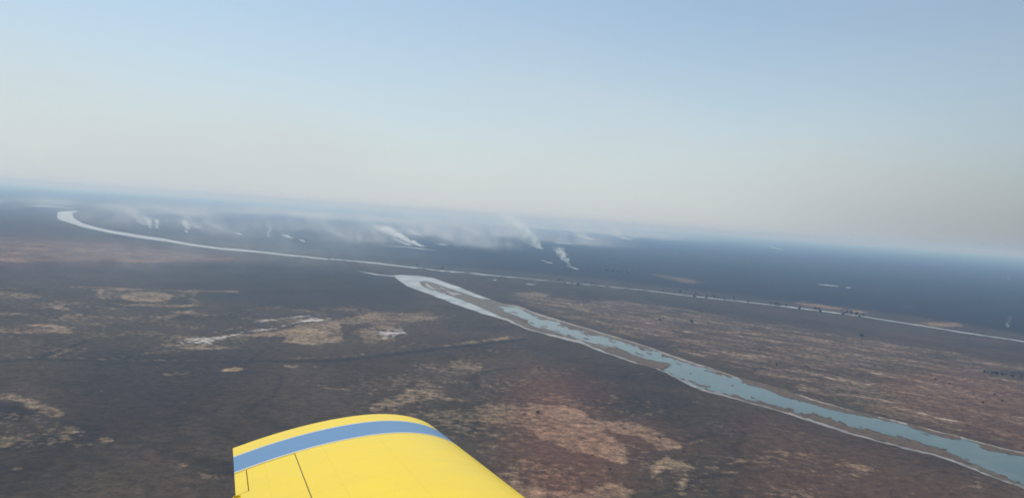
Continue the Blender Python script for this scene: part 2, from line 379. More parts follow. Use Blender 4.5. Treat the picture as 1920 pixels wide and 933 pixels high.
def rough_edge(pts, step, amp, seed=0, closed=True):
    """subdivide an outline (chart units) and fray it"""
    rnd = random.Random(seed); out = []; drift = 0.0
    n = len(pts)
    for k in range(n if closed else n-1):
        (x0, y0), (x1, y1) = pts[k], pts[(k+1) % n]
        m = max(1, int(math.hypot(x1-x0, (y1-y0)*2)/step))
        for j in range(m):
            t = j/m; w = amp if j else amp*.4
            drift = .6*drift+rnd.uniform(-.5, .5)*w
            out.append((x0+(x1-x0)*t+rnd.uniform(-2, 2)*w, y0+(y1-y0)*t+rnd.uniform(-.6, .6)*w+drift))
    if not closed: out.append(pts[-1])
    return out
def flat(name, pts, z, mat, depth=.3):
    """a low slab with the outline's true place and size on the plain"""
    bm = bmesh.new()
    top = [bm.verts.new(w2(x, y, 0)) for x, y in pts]
    for v in top: v.co.z = z
    edges = [bm.edges.new((top[k], top[(k+1) % len(top)])) for k in range(len(top))]
    r = bmesh.ops.triangle_fill(bm, use_beauty=True, use_dissolve=False, edges=edges)
    faces = [f for f in bm.faces]
    bmesh.ops.recalc_face_normals(bm, faces=faces)
    if sum(f.normal.z*f.calc_area() for f in faces) < 0: bmesh.ops.reverse_faces(bm, faces=faces)
    me = bpy.data.meshes.new(name); bm.to_mesh(me); bm.free(); me.materials.append(mat)
    return link(bpy.data.objects.new(name, me))

left_bank = [(741,518),(748,526),(763,536.6),(787,545),(811,553.7),(846,567.5),(880,579.5),(914,590.4),(931,595),(959,605),(983,615.5),(1010,623),(1041,631.6),(1086,643),(1120,656.6),(1154,668),(1189,680.6),(1230,691),(1250,699.5),(1280,716),(1315,732),(1365,744.6),(1422,760.6),(1480,776.7),(1537,796),(1594,814),(1655,830),(1708,844.5),(1751,853.5),(1797,869.5),(1837,885.5),(1880,901.6),(1920,916),(2000,944),(2150,1000)]
water_low = [(931.5,575.5),(945,579.5),(947,586),(962,590),(990,600),(990,608),(1010,614),(1038,620),(1048,627),(1072,631),(1100,640.5),(1127,648),(1154,651.5),(1178,663),(1216,673.5),(1243,679),(1257,687),(1237,693.5),(1257,701.5),(1280,711),(1308,725),(1358,738.5),(1405,750),(1440,757),(1480,768),(1494,774),(1530,776.7),(1565,789),(1590,799),(1630,807),(1672,817.7),(1726,830),(1772,843),(1797,855),(1819,868),(1851,880),(1887,896),(1920,909.8),(2000,937),(2150,992)]
water_up = [(931.5,575),(969,575),(983,583),(1000,591),(1014,597.5),(1048,603.5),(1055,611),(1093,619),(1100,626),(1134,631),(1151,637),(1185,644),(1202,652),(1237,659.5),(1244,667),(1280,679),(1301,684),(1344,698),(1387,710.6),(1403,720),(1437,727),(1469,742),(1512,751.5),(1551,763.5),(1583,771),(1637,781),(1672,789),(1708,800),(1737,808.8),(1769,817.5),(1805,822),(1833,832),(1851,842),(1887,847),(1920,852.7),(2000,868),(2150,900)]
bank_up = [(783,516),(814,521),(835,528.5),(866,539.5),(892,550),(922,561.5),(945,570),(972,573.5),(1000,585),(1050,600),(1100,615),(1150,630),(1200,645),(1244,660),(1280,673),(1333,690),(1398,713),(1458,728.5),(1512,744),(1583,765.5),(1655,782.5),(1708,795),(1751,806.5),(1797,817),(1837,828),(1880,840),(1920,848),(2000,862),(2150,892)]

o = flat('reed_bed', rough_edge([(741,518)]+bank_up, 14, .5, 1, False) + list(reversed(rough_edge(left_bank, 14, .5, 2, False))), .10, MREED2)
tag(o, 'brown olive reed bed along both sides of the channel', 'reeds', kind='structure')
def strip(pts, w0, w1, up, seed, fray):
    a = rough_edge(pts, 10, fray, seed, False); n = len(a); b = []
    rnd = random.Random(seed+50); ph = rnd.uniform(0, 6)
    for k, (x, y) in enumerate(a):
        w = (w0+(w1-w0)*k/n)*(.78+.34*math.sin(k*.37+ph)*math.sin(k*.11+1)+rnd.uniform(-.3, .3))
        b.append((x, y-w if up else y+w))
    return a+list(reversed(b))
o = flat('sand_bank', strip(left_bank, 4.4, 4.4, True, 3, .9), .35, MSILT)
tag(o, 'pale silt bank edging the near side of the channel', 'bank', kind='structure')
o = flat('sand_bank', strip(bank_up[6:], 2.2, 3.6, False, 4, .6), .30, MSAND)
tag(o, 'narrow sandy bank edging the far side of the channel', 'bank', kind='structure')
arm = [(666,506.5),(690,511),(710,514.5),(739,516.8),(750,515.4),(783,517),(814,521.5),(835,529.5),(866,540.5),(892,551.5),(921,562),(905,560.8),(881,553.5),(858,545.5),(835,538),(814,530.5),(796,526.7),(786,528.5),(791,536),(804,542),(830,550),(862,561),(890,572),(917,584),(935,592),(931,595),(914,590.4),(880,579.5),(846,567.5),(811,553.7),(787,545),(763,536.6),(748,526),(739,518.6),(708,516),(690,512.6)]
o = flat('creek', rough_edge(arm, 9, .35, 5), .50, MFAR)
tag(o, 'pale silted creek arm forking round a reed island', 'creek', kind='structure')
o = flat('river', rough_edge(water_up, 6, 1.15, 6, False) + list(reversed(rough_edge(water_low, 6, 1.15, 7, False))), .42, MW)
tag(o, 'blue green river channel running to the lower right', 'river', kind='structure')
# wet silt lying inside the fork
for k, pl in enumerate([[(797,530),(812,533),(836,542),(866,551.5),(850,553),(822,547),(803,540)]]):
    o = flat('mudflat', rough_edge(pl, 5, .8, 20+k), .46, MSILT); tag(o, 'pale wet mudflat on the reed island in the fork', 'mudflat', kind='structure')
reedlets = [[(800,531),(815,535),(836,544),(834,545.5),(812,538)],[(808,538),(826,543),(846,549),(838,550),(818,545)],[(832,541),(850,546),(861,550),(850,548.6),(836,544)],
 [(948,590.5),(975,596.5),(990,601),(988,604.5),(968,599),(955,595)],[(985,612),(1008,617.5),(1026,622),(1016,623),(995,617)],
 [(1300,719),(1318,722),(1334,725),(1326,726),(1308,723)],[(1369,722),(1376,721.5),(1374,724)],[(1292,700),(1297,699.5),(1296,701.5)],[(1240,664),(1258,667.5),(1262,670),(1248,670.5)],
 [(1693,821),(1720,827),(1730,831),(1712,829)],[(1100,622),(1118,625),(1124,629),(1106,628)]]
for k, pl in enumerate(reedlets):
    o = flat('reed_islet', rough_edge(pl, 5, .5, 40+k), .62, MREED2 if k < 3 else MREED)
    tag(o, 'small brown reed islet lying low in the channel', 'reeds', kind='structure')
fringe = [[(1120,653),(1154,653),(1178,665),(1216,675),(1243,680.5),(1256,687),(1240,691.5),(1215,689),(1189,678),(1154,665)],[(1366,740.5),(1382,741),(1405,751.5),(1440,758.5),(1481,770),(1478,774),(1440,763),(1400,753)],
 [(1496,775),(1530,778),(1565,791),(1590,801),(1630,809),(1672,819.5),(1726,832),(1772,845),(1797,857),(1820,869),(1797,866),(1751,850.5),(1708,841),(1655,826.5),(1594,810.5),(1537,791.5)],
 [(1055,605),(1075,611),(1094,617),(1092,621),(1066,617)],[(1383,706),(1410,714),(1470,730),(1512,747),(1551,759.5),(1640,778.5),(1655,785.5),(1637,783.5),(1583,773.5),(1551,766),(1512,754),(1469,744.5),(1437,729.5),(1403,722)],
 [(1700,793),(1751,809),(1800,819),(1803,825),(1769,820),(1708,802)],[(1840,831),(1880,842),(1930,852),(1990,864),(1990,870),(1920,856),(1887,850),(1851,845)]]
for k, pl in enumerate(fringe):
    o = flat('reed_fringe', rough_edge(pl, 6, .8, 60+k), .58, MREED)
    tag(o, 'rust brown fringe of reeds along the river edge', 'reeds', kind='structure')
# tufts of reed standing in the shallows along both edges
rnd = random.Random(33); bm = bmesh.new()
for k in range(150):
    e = water_up if k % 2 else water_low
    j = rnd.randrange(2, len(e)-2); t = rnd.random()
    x = e[j][0]+(e[j+1][0]-e[j][0])*t; y = e[j][1]+(e[j+1][1]-e[j][1])*t
    y += (1 if k % 2 else -1)*abs(rnd.gauss(.6, 2.2)); rx = rnd.uniform(2, 9)*(.6+x/3000); ry = rx*rnd.uniform(.10, .2)
    c = w2(x, y, 0); sl = .33
    vs_ = []
    for q_ in range(9):
        a = 6.283*q_/9; f = rnd.uniform(.7, 1.25); p = w2(x+rx*f*math.cos(a), y+rx*f*math.cos(a)*sl+ry*f*math.sin(a), 0)
        vs_.append(bm.verts.new((p.x, p.y, .45)))
    tp = bm.verts.new((c.x, c.y, rnd.uniform(.9, 1.6)))
    for q_ in range(9): bm.faces.new((vs_[q_], vs_[(q_+1) % 9], tp))
bmesh.ops.recalc_face_normals(bm, faces=bm.faces)
me = bpy.data.meshes.new('reed_tufts'); bm.to_mesh(me); bm.free(); me.materials.append(MREED)
tag(link(bpy.data.objects.new('reed_tufts', me)), 'dark reed tufts standing in the shallows of the channel', 'reeds', kind='stuff')
# far channel
far_up = [(149,396),(135,400),(140,410),(154,418),(175,424.5),(206,431.5),(257,440),(309,447.5),(360,457),(411,464),(480,470),(531,476),(583,481.4),(609,484.5),(647,487.2),(711,493),(763,499.5),(789,502.3),(820,506.3),(876,510.5),(925,516),(985,521.5),(1049,528),(1119,534.8),(1198,542.6),(1242,547.8),(1299,554.6),(1363,561.6),(1413,567),(1487,575.5),(1554,584),(1611,591.3),(1649,597.5),(1742,612),(1800,621.4),(1920,639.2),(2050,660),(2300,705)]
far_w = [0,0,0,0,0,6,6,6.2,5,4.6,4.3,3.8,3.2,2.6,2.6,3.2,3.2,2.4,2.8,2.8,2.2,1.6,2.0,2.0,1.5,2.0,2.4,2.6,2.6,2.8,3.0,3.0,2.8,3.0,3.2,3.6,4,5]
# thin, reed-choked reaches in the middle of the far channel
frnd = random.Random(5)
def resample(pts, ws):
    P, Q = [], []
    for (a, b, u, v) in zip(pts, pts[1:], ws, ws[1:]):
        m = max(1, int(abs(b[0]-a[0])/9))
        for j in range(m):
            t = j/m; x = a[0]+(b[0]-a[0])*t; w = u+(v-u)*t
            if x > 500: w *= frnd.uniform(.7, 1.05)
            if 780 < x < 1235: w *= frnd.choice((.3, .75, 1.0))
            elif x > 1235: w *= frnd.uniform(.55, 1.0)
            if x > 500: w = max(w, .28)
            P.append((x, a[1]+(b[1]-a[1])*t)); Q.append(w)
    return P+[pts[-1]], Q+[ws[-1]]
fu, fw_ = resample(far_up[5:], far_w[5:])
fw_ = [w*(.78 if x > 300 else .9) for (x, y), w in zip(fu, fw_)]
low = [(x, y+w) for (x, y), w in zip(fu, fw_)]
poly = [(116,396)]+rough_edge(far_up, 16, .22, 8, False)+list(reversed(rough_edge(low, 16, .22, 9, False)))+[(180,431.2),(154,425.5),(134,419),(113,412.6),(106,408),(108,405),(107,398.5)]
o = flat('river', poly, .5, MFAR)
tag(o, 'far silvery river curving away to the left horizon', 'river', kind='structure')
ponds = [(lens([(49,385.2),(90,386.6),(141,391)], 1.8), 'thin pale lagoon beyond the river bend at far left'), (lens([(-20,378),(12,379)], 1.6), 'sliver of pale water at the left horizon'),
 (lens([(821,458),(840,458.8)], 1.8), 'short pale pond right of the long leaning smoke plume'), (lens([(1040,454),(1075,457)], 2.2), 'pale pond behind the tallest smoke plume'),
 (lens([(1098,447.5),(1122,449)], 2.6), 'bright pond left of the horizon smoke column'), (lens([(1104,461),(1112,461.5)], 1.6), 'tiny pond in the burnt plain right of the tall plume'),
 (lens([(1533,532.5),(1572,536.5)], 1.8), 'long thin pond on the dark burnt plain at right'), (lens([(1586,538.6),(1596,539.2)], 1.8), 'tiny pond at the end of the long thin pond'),
 (lens([(720,460.5),(760,463),(815,469)], 2.0), 'pale creek line below the long leaning smoke plume'), (lens([(863,428),(895,433)], 1.4), 'faint pale pond near the horizon at middle'),
 (lens([(923,525.6),(932,524.6)], 1.6), 'little pond just below the far river at middle'), (lens([(985,532),(1004,533.6)], 1.6), 'small pond below the far river among old levees')]
for k, (pl, lab) in enumerate(ponds):
    o = flat('pond', rough_edge(pl, 8, .15, 80+k), .5, MFAR); tag(o, lab, 'pond', kind='structure')

# ------------------------------------------------------------------ trees and bushes
def leaf_material():
    m, n, l, b = material('dark_foliage')
    oi = n.new('ShaderNodeObjectInfo')
    c = ramp(n, l, oi.outputs['Random'], [(0, (.030, .038, .020)), (.6, (.045, .050, .028)), (1, (.070, .060, .035))])
    l.new(c, b.inputs['Base Color']); b.inputs['Roughness'].default_value = .8
    return m
ML = leaf_material()
MB_, _n, _l, _b = material('bark'); _b.inputs['Base Color'].default_value = (.055, .045, .037, 1); _b.inputs['Roughness'].default_value = .95
def crown_mesh(name, seed, h, base, rad, nleaf, size):
    rnd = random.Random(seed); V = []; F = []
    lobes = [(rnd.uniform(-.55, .55)*rad, rnd.uniform(-.55, .55)*rad, base+(h-base)*rnd.uniform(.3, .85), rad*rnd.uniform(.42, .62)) for _ in range(7)]
    for _ in range(nleaf):
        cx, cy_, cz, r = rnd.choice(lobes)
        v = Vector((rnd.gauss(0, 1), rnd.gauss(0, 1), rnd.gauss(0, 1))).normalized()*r*rnd.uniform(.55, 1.05)
        c = Vector((cx, cy_, cz))+v*Vector((1, 1, .8)).length/1.62
        u = Vector((rnd.gauss(0, 1), rnd.gauss(0, 1), rnd.gauss(0, 1))).normalized(); w = u.orthogonal().normalized()
        s = size*rnd.uniform(.6, 1.3); k = len(V)
        V += [c-u*s, c+w*s*.6, c+u*s, c-w*s*.6]; F.append((k, k+1, k+2, k+3))
    me = bpy.data.meshes.new(name); me.from_pydata(V, [], F); me.update(); me.materials.append(ML); return me
def trunk_mesh(name, h, r, seed):
    rnd = random.Random(seed); V = []; F = []
    def limb(p0, p1, r0, r1, n=6):
        d = (p1-p0).normalized(); u = d.orthogonal().normalized(); w = d.cross(u); k = len(V)
        for p, q in ((p0, r0), (p1, r1)):
            for j in range(n):
                a = 2*math.pi*j/n; V.append(p+u*q*math.cos(a)+w*q*math.sin(a))
        for j in range(n): F.append((k+j, k+(j+1) % n, k+n+(j+1) % n, k+n+j))
    top = Vector((rnd.uniform(-.3, .3), rnd.uniform(-.3, .3), h*.6)); limb(Vector((0, 0, -.2)), top, r, r*.6)
    for k in range(4):
        a = k*1.6+rnd.uniform(0, .6); limb(top*(.7+.1*k), Vector((math.cos(a)*h*.25, math.sin(a)*h*.25, h*rnd.uniform(.7, .9))), r*.5, r*.15)
    me = bpy.data.meshes.new(name); me.from_pydata(V, [], F); me.update(); me.materials.append(MB_); return me
kinds = [(crown_mesh('crown', s, 8.5, 1.6, 4.4, 420, .75), trunk_mesh('trunk', 8.5, .28, s)) for s in (1, 2, 3)]
bush_me = [crown_mesh('foliage', s, 2.6, .1, 2.2, 160, .5) for s in (11, 12)]
bush_tr = trunk_mesh('stem', 2.4, .09, 9)
def tree(px, py, scale, label, group, k):
    p = w2(px, py, 0); e = link(bpy.data.objects.new('marsh_tree', None)); e.location = p
    e.rotation_euler.z = random.uniform(0, 6.28); e.scale = (scale*random.uniform(.9, 1.4), scale*random.uniform(.9, 1.3), scale)
    cm, tm = kinds[k % 3]
    link(bpy.data.objects.new('trunk', tm), e); link(bpy.data.objects.new('crown', cm), e)
    tag(e, label, 'tree', group); return e
rows = [(1444, 1620, 571.0, 592.2, 26, 'dark tree standing on the bank of the far river at right', 'trees along the far river at right', .95),
        (1240, 1420, 546.6, 567.0, 13, 'dark tree standing on the bank of the far river right of middle', 'trees along the far river right of middle', .8),
        (1046, 1130, 526.8, 535.5, 9, 'dark tree beside the far river below the smoking fires', 'trees along the far river below the fires', .85),
        (782, 960, 500.6, 519.0, 15, 'dark tree beside the far river behind the creek fork', 'trees along the far river behind the fork', .85),
        (598, 660, 482.6, 487.8, 8, 'dark tree beside the far river left of middle', 'trees along the far river left of middle', .8),
        (1056, 1180, 505.0, 512.5, 20, 'dark tree at the edge of the burning ground', 'trees at the edge of the burning ground', .9)]
kk = 0
for x0, x1, y0, y1, cnt, lab, grp, sc_ in rows:
    for j in range(cnt):
        t = random.random(); x = x0+(x1-x0)*t; y = y0+(y1-y0)*t+random.choice((-1.6, -.8, 3.8))*random.uniform(.6, 1.2)
        tree(x, y, sc_*random.uniform(.6, 1.15)*.92, lab, grp, kk); kk += 1
singles = [(1615, 633, 1.1, 'lone dark tree on the streaked plain below the far river at right'), (1296, 606, .9, 'lone dark tree among brown levees right of the channel'),
           (1238, 603, .8, 'lone small tree on brown levees nearest the channel bend')]
for x, y, s, lab in singles: tree(x, y, s, lab, None, kk); kk += 1
for j in range(12):
    tree(1845+j*7+random.uniform(-4, 4), 698+j*1.0+random.uniform(-1, 1.5), random.uniform(.3, .55), 'dark tree in the dark thicket at the right edge', 'thicket at the right edge', kk); kk += 1
def bush(px, py, s, label, group=None):
    e = link(bpy.data.objects.new('marsh_bush', None)); e.location = w2(px, py, 0); e.scale = (s*1.2, s*1.2, s); e.rotation_euler.z = random.uniform(0, 6)
    link(bpy.data.objects.new('stem', bush_tr), e); link(bpy.data.objects.new('foliage', bush_me[int(px) % 2]), e)
    tag(e, label, 'bush', group)
bush(1008, 773, .7, 'dark bush at the left end of the tan meadow'); bush(1236, 821, .6, 'dark bush at the right end of the tan meadow')
for j in range(30):
    t = random.random()
    bush(1290+t*600+random.uniform(-20, 60), 620+t*95+random.uniform(10, 60), random.uniform(.3, .75), 'small dark bush scattered on the levees between the rivers', 'bushes between the rivers')
for j in range(16):
    bush(random.uniform(1010, 1290), random.uniform(765, 905), random.uniform(.2, .42), 'low dark bush scattered in the tan meadow right of the wing', 'bushes in the tan meadow')

# ------------------------------------------------------------------ smoke of the fires
TOP = ALT+62.0
def smoke_material(name, H, lx, ly, r0, r1, D, tint, seed, base_frac=.0, fade=.9, low=.44):
    m = bpy.data.materials.new(name); m.use_nodes = True; n, l = m.node_tree.nodes, m.node_tree.links; n.clear()
    out = n.new('ShaderNodeOutputMaterial'); pv = n.new('ShaderNodeVolumePrincipled'); l.new(pv.outputs[0], out.inputs['Volume'])
    pv.inputs['Color'].default_value = (*tint, 1); pv.inputs['Anisotropy'].default_value = .42
    t = n.new('ShaderNodeTexCoord'); s = n.new('ShaderNodeSeparateXYZ'); l.new(t.outputs['Object'], s.inputs[0])
    z = math_(n, l, 'DIVIDE', s.outputs[2], H, clamp=True)
    zc = math_(n, l, 'POWER', z, .85)
    dx = math_(n, l, 'SUBTRACT', s.outputs[0], math_(n, l, 'MULTIPLY', zc, lx)); dy = math_(n, l, 'SUBTRACT', s.outputs[1], math_(n, l, 'MULTIPLY', zc, ly))
    r = math_(n, l, 'MULTIPLY_ADD', zc, r1-r0, r0)
    wp = n.new('ShaderNodeTexNoise'); wp.inputs['Scale'].default_value = .55/max(r0, .35*r1); wp.inputs['Detail'].default_value = 3
    wv = n.new('ShaderNodeVectorMath'); wv.inputs[1].default_value = (seed*91, seed*53, seed*17); l.new(t.outputs['Object'], wv.inputs[0]); l.new(wv.outputs[0], wp.inputs['Vector'])
    ws = n.new('ShaderNodeSeparateXYZ'); l.new(wp.outputs['Color'], ws.inputs[0])
    dx = math_(n, l, 'MULTIPLY_ADD', math_(n, l, 'SUBTRACT', ws.outputs[0], .5), math_(n, l, 'MULTIPLY', r, 3.2), dx)
    dy = math_(n, l, 'MULTIPLY_ADD', math_(n, l, 'SUBTRACT', ws.outputs[1], .5), math_(n, l, 'MULTIPLY', r, 3.2), dy)
    d2 = math_(n, l, 'ADD', math_(n, l, 'POWER', math_(n, l, 'ABSOLUTE', math_(n, l, 'DIVIDE', dx, r)), 2), math_(n, l, 'POWER', math_(n, l, 'ABSOLUTE', math_(n, l, 'DIVIDE', dy, r)), 2))
    shape = math_(n, l, 'SUBTRACT', 1, d2, clamp=True)
    mp = n.new('ShaderNodeMapping'); mp.inputs['Location'].default_value = (seed*3.1, seed*1.7, seed*2.3)
    m.cycles.volume_step_rate = .35
    L0 = max(r0, .30*r1)*.9; mp.inputs['Scale'].default_value = (1/L0, 1/L0, .8/L0); l.new(t.outputs['Object'], mp.inputs[0])
    nz = noise(n, l, mp.outputs[0], 1.0, 5, .6, .8)
    bl = math_(n, l, 'MULTIPLY', math_(n, l, 'ADD', math_(n, l, 'SUBTRACT', nz, low+.12), math_(n, l, 'MULTIPLY', shape, .22)), 5.0, clamp=True)
    fz = math_(n, l, 'POWER', math_(n, l, 'SUBTRACT', 1.0, math_(n, l, 'MULTIPLY', math_(n, l, 'POWER', z, .6), fade), clamp=True), 1.6)
    dn = math_(n, l, 'MULTIPLY', math_(n, l, 'MULTIPLY', bl, shape), math_(n, l, 'MULTIPLY', fz, D))
    # no hard lid: fade out at the very top
    tf = math_(n, l, 'MULTIPLY', math_(n, l, 'SUBTRACT', 1.0, z), 5.0, clamp=True)
    l.new(math_(n, l, 'MULTIPLY', dn, tf), pv.inputs['Density'])
    return m
def plume(name, px, py, h, lean, w0, w1, D, label, cat='smoke', tint=(.96, .95, .92), ydepth=1.0, fade=.9, low=.44, kind=None, group=None, away=.25):
    """h, lean, w0, w1 as seen: scaled to metres at the plume's distance"""
    p = w2(px, py, 0); dist = p.length; mpp = dist/FPX
    H = min(h*mpp, TOP-2); lx = lean*mpp*H/(h*mpp); ly = abs(lx)*away; r0, r1 = w0*mpp, w1*mpp
    seed = (px*.37+py*.11) % 17
    mat = smoke_material(name+'_air', H, lx, ly, r0, r1, 2.8*D/(mpp*max(w0, .35*w1)), tint, seed, fade=fade, low=low)
    V = []; F = []; NS, NL = 20, 9
    for k in range(NL):
        z = k/(NL-1); zc = z**.85; r = (r0+(r1-r0)*zc)*1.2
        for j in range(NS):
            a = 2*math.pi*j/NS; V.append((lx*zc+r*math.cos(a), ly*zc+r*math.sin(a), z*H+.8))
    for k in range(NL-1):
        for j in range(NS): F.append((k*NS+j, k*NS+(j+1) % NS, (k+1)*NS+(j+1) % NS, (k+1)*NS+j))
    F.append(tuple(reversed(range(NS)))); F.append(tuple((NL-1)*NS+j for j in range(NS)))
    o = mesh_obj(name, V, F, mat); o.location = p
    tag(o, label, cat, group, kind); return o
WARM = (.95, 1.0, .985); COOL = (.95, .99, 1.0)
plume('smoke_plume', 1013, 466.5, 66, -76, 8, 40, 2.3, 'tallest yellowish white smoke plume leaning left above the plain', tint=WARM, fade=.80)
plume('smoke_plume', 1067, 496, 34, -24, 4, 17, 2.6, 'small white plume rising right of and below the tallest one', tint=COOL)
plume('smoke_plume', 1087, 505.5, 7, -26, 4, 7, 2.0, 'low white smoke trailing at the foot of the small plume', tint=COOL)
plume('smoke_plume', 1036, 494, 6, -22, 5, 7, 1.2, 'thin low smoke left of the small plume foot', tint=COOL)
plume('smoke_plume', 795, 462.5, 36, -96, 7, 30, 2.8, 'long white plume blown left above the far river', tint=COOL, fade=.82)
plume('smoke_plume', 770, 460, 14, -40, 6, 12, 1.8, 'second strand of smoke hugging the ground under the long plume', tint=COOL)
plume('smoke_plume', 296, 428.5, 18, -5, 3, 6, 2.2, 'right strand of the forked white plume at left', tint=COOL)
plume('smoke_plume', 283, 427.5, 20, -8, 3, 7, 1.9, 'left strand of the forked white plume at left', tint=COOL)
plume('smoke_plume', 354, 430, 20, -10, 6, 14, 1.5, 'soft white plume right of the forked one', tint=COOL)
plume('smoke_plume', 350, 435, 5, -5, 4, 5, 1.6, 'small puff just below the soft white plume', tint=COOL)
plume('smoke_plume', 545, 446, 6, -16, 7, 9, 2.0, 'low white smoke patch left of middle near far river', tint=COOL)
plume('smoke_plume', 572, 453.5, 5, -14, 4, 6, 1.8, 'tiny low smoke just right of the low patch', tint=COOL)
plume('smoke_plume', 452, 440, 4, -10, 4, 5, 1.6, 'tiny white smoke spot between the left plumes and the low patch', tint=COOL)
plume('smoke_plume', 593, 426.5, 4, -10, 5, 6, 1.4, 'faint smoke spot high above the low patch', tint=COOL)
plume('smoke_plume', 728, 426.5, 5, -18, 6, 8, 1.4, 'faint smoke spot beyond the long blown plume', tint=COOL)
plume('smoke_plume', 785, 441, 12, -20, 8, 14, 1.0, 'thin round smoke puff above the long blown plume', tint=COOL)
plume('smoke_plume', 1160, 440, 20, -14, 9, 22, 1.5, 'hazy smoke column standing on the horizon right of the tallest plume', tint=WARM)
plume('smoke_plume', 1178, 449, 8, -22, 12, 18, 1.2, 'low smoke bank under the hazy horizon column', tint=WARM)
plume('smoke_plume', 1112, 448, 9, -60, 12, 16, 1.3, 'low drifting smoke left of the hazy horizon column', tint=COOL)
plume('smoke_plume', 1468, 468, 7, -40, 5, 9, 1.3, 'small pale smoke on the plain right of middle near horizon', tint=COOL)
plume('smoke_plume', 1728, 478, 6, -50, 5, 6, 1.0, 'thin pale smoke line near the horizon at right', tint=COOL)
plume('smoke_plume', 1893, 526, 13, -2, 2.2, 3, .2, 'upper faint wisp at the right edge above the dark plain', tint=COOL)
plume('smoke_plume', 1889, 614, 22, 3, 3, 7, .16, 'lower faint wisp at the right edge above the dark plain', tint=COOL)
plume('smoke_plume', 958, 458, 3, -8, 4, 4, 1.2, 'tiny smoke spot left of the tallest plume', tint=COOL)
plume('smoke_plume', 507, 444, 30, -4, 6, 12, .30, 'thin grey smoke column left of middle', tint=COOL)

for px_, py_, h_, ln_, w0_, w1_, D_, lab_ in [
    (640, 442, 44, -80, 10, 44, .16, 'broad faint smoke rising left of the long blown plume'), (705, 440, 46, -30, 9, 36, .14, 'faint bluish smoke just left of the long blown plume'),
    (850, 452, 52, -88, 10, 46, .18, 'faint smoke between the long plume and the tallest plume'), (905, 446, 42, -60, 9, 38, .16, 'faint pale smoke left of the tallest plume near the horizon'),
    (1100, 447, 34, -40, 10, 30, .40, 'pale smoke rising from the bright pond near the horizon'), (420, 432, 40, -60, 9, 34, .12, 'faint smoke right of the two left plumes'),
    (280, 424, 34, -46, 9, 26, .20, 'thin smoke drifting left behind the forked plume'), (370, 428, 34, -34, 8, 24, .18, 'thin smoke drifting behind the soft white plume')]:
    plume('smoke_plume', px_, py_, h_, ln_, w0_, w1_, D_, lab_, tint=COOL, fade=.72, low=.36)
# drifting smoke banks
def bank(px, py, half_w, h, depth, tau, seed):
    p = w2(px, py, 0); mpp = p.length/FPX; a = half_w*mpp; hh = min(h*mpp, TOP-4); b = depth
    m = bpy.data.materials.new('drifting_smoke'); m.use_nodes = True; n, l = m.node_tree.nodes, m.node_tree.links; n.clear()
    out = n.new('ShaderNodeOutputMaterial'); pv = n.new('ShaderNodeVolumePrincipled'); l.new(pv.outputs[0], out.inputs['Volume'])
    pv.inputs['Color'].default_value = (.92, .97, 1.0, 1); pv.inputs['Anisotropy'].default_value = .42
    t = n.new('ShaderNodeTexCoord'); mp = n.new('ShaderNodeMapping'); mp.inputs['Scale'].default_value = (1/a, 1/b, 1/hh); l.new(t.outputs['Object'], mp.inputs[0])
    ln = n.new('ShaderNodeVectorMath'); ln.operation = 'LENGTH'; l.new(mp.outputs[0], ln.inputs[0])
    sh = math_(n, l, 'SUBTRACT', 1.0, ln.outputs['Value'], clamp=True)
    mp2 = n.new('ShaderNodeMapping'); mp2.inputs['Location'].default_value = (seed, seed*2, 0); mp2.inputs['Scale'].default_value = (6.5/a, 3.5/b, 1.5/hh); l.new(t.outputs['Object'], mp2.inputs[0])
    nz = noise(n, l, mp2.outputs[0], 1.0, 4, .55, .6)
    bl = math_(n, l, 'MULTIPLY', math_(n, l, 'SUBTRACT', nz, .34), 3.0, clamp=True)
    sh = math_(n, l, 'MULTIPLY', sh, sh)
    l.new(math_(n, l, 'MULTIPLY', math_(n, l, 'MULTIPLY', sh, bl), 4.0*tau/b), pv.inputs['Density'])
    V = [(0, 0, hh)]; F = []; NS, NL = 32, 7
    for k in range(1, NL+1):
        f = math.pi/2*k/NL
        for j in range(NS):
            q = 2*math.pi*j/NS; V.append((a*math.sin(f)*math.cos(q), b*math.sin(f)*math.sin(q), max(.9, hh*math.cos(f))))
    for j in range(NS): F.append((0, 1+j, 1+(j+1) % NS))
    for k in range(NL-1):
        for j in range(NS): F.append((1+k*NS+j, 1+(k+1)*NS+j, 1+(k+1)*NS+(j+1) % NS, 1+k*NS+(j+1) % NS))
    F.append(tuple(1+(NL-1)*NS+j for j in reversed(range(NS))))
    o = mesh_obj('drifting_smoke', V, F, m); o.location = p; o.rotation_euler.z = math.atan2(-p.x, p.y)
    tag(o, 'thin veil of drifting smoke over the far burnt plain', 'smoke', kind='stuff')
for k, (bx_, by_, bw, bh, bd, bt) in enumerate([(250,418,190,36,2300,.5), (420,436,170,50,1500,.42), (560,430,160,50,1700,.5), (680,453,140,66,1000,.62), (800,441,170,58,1900,.9),
        (895,462,130,66,900,.62), (960,444,120,50,1600,.75), (1085,458,150,52,1300,.55), (1200,446,170,32,2200,.5), (640,410,460,28,4200,1.2), (1060,432,380,26,3600,1.1), (260,395,360,24,4000,1.0),
        (540,478,430,70,1300,.30), (250,500,330,70,1000,.14)]):
    bank(bx_, by_, bw, bh, bd, bt, 3.0+4*k)

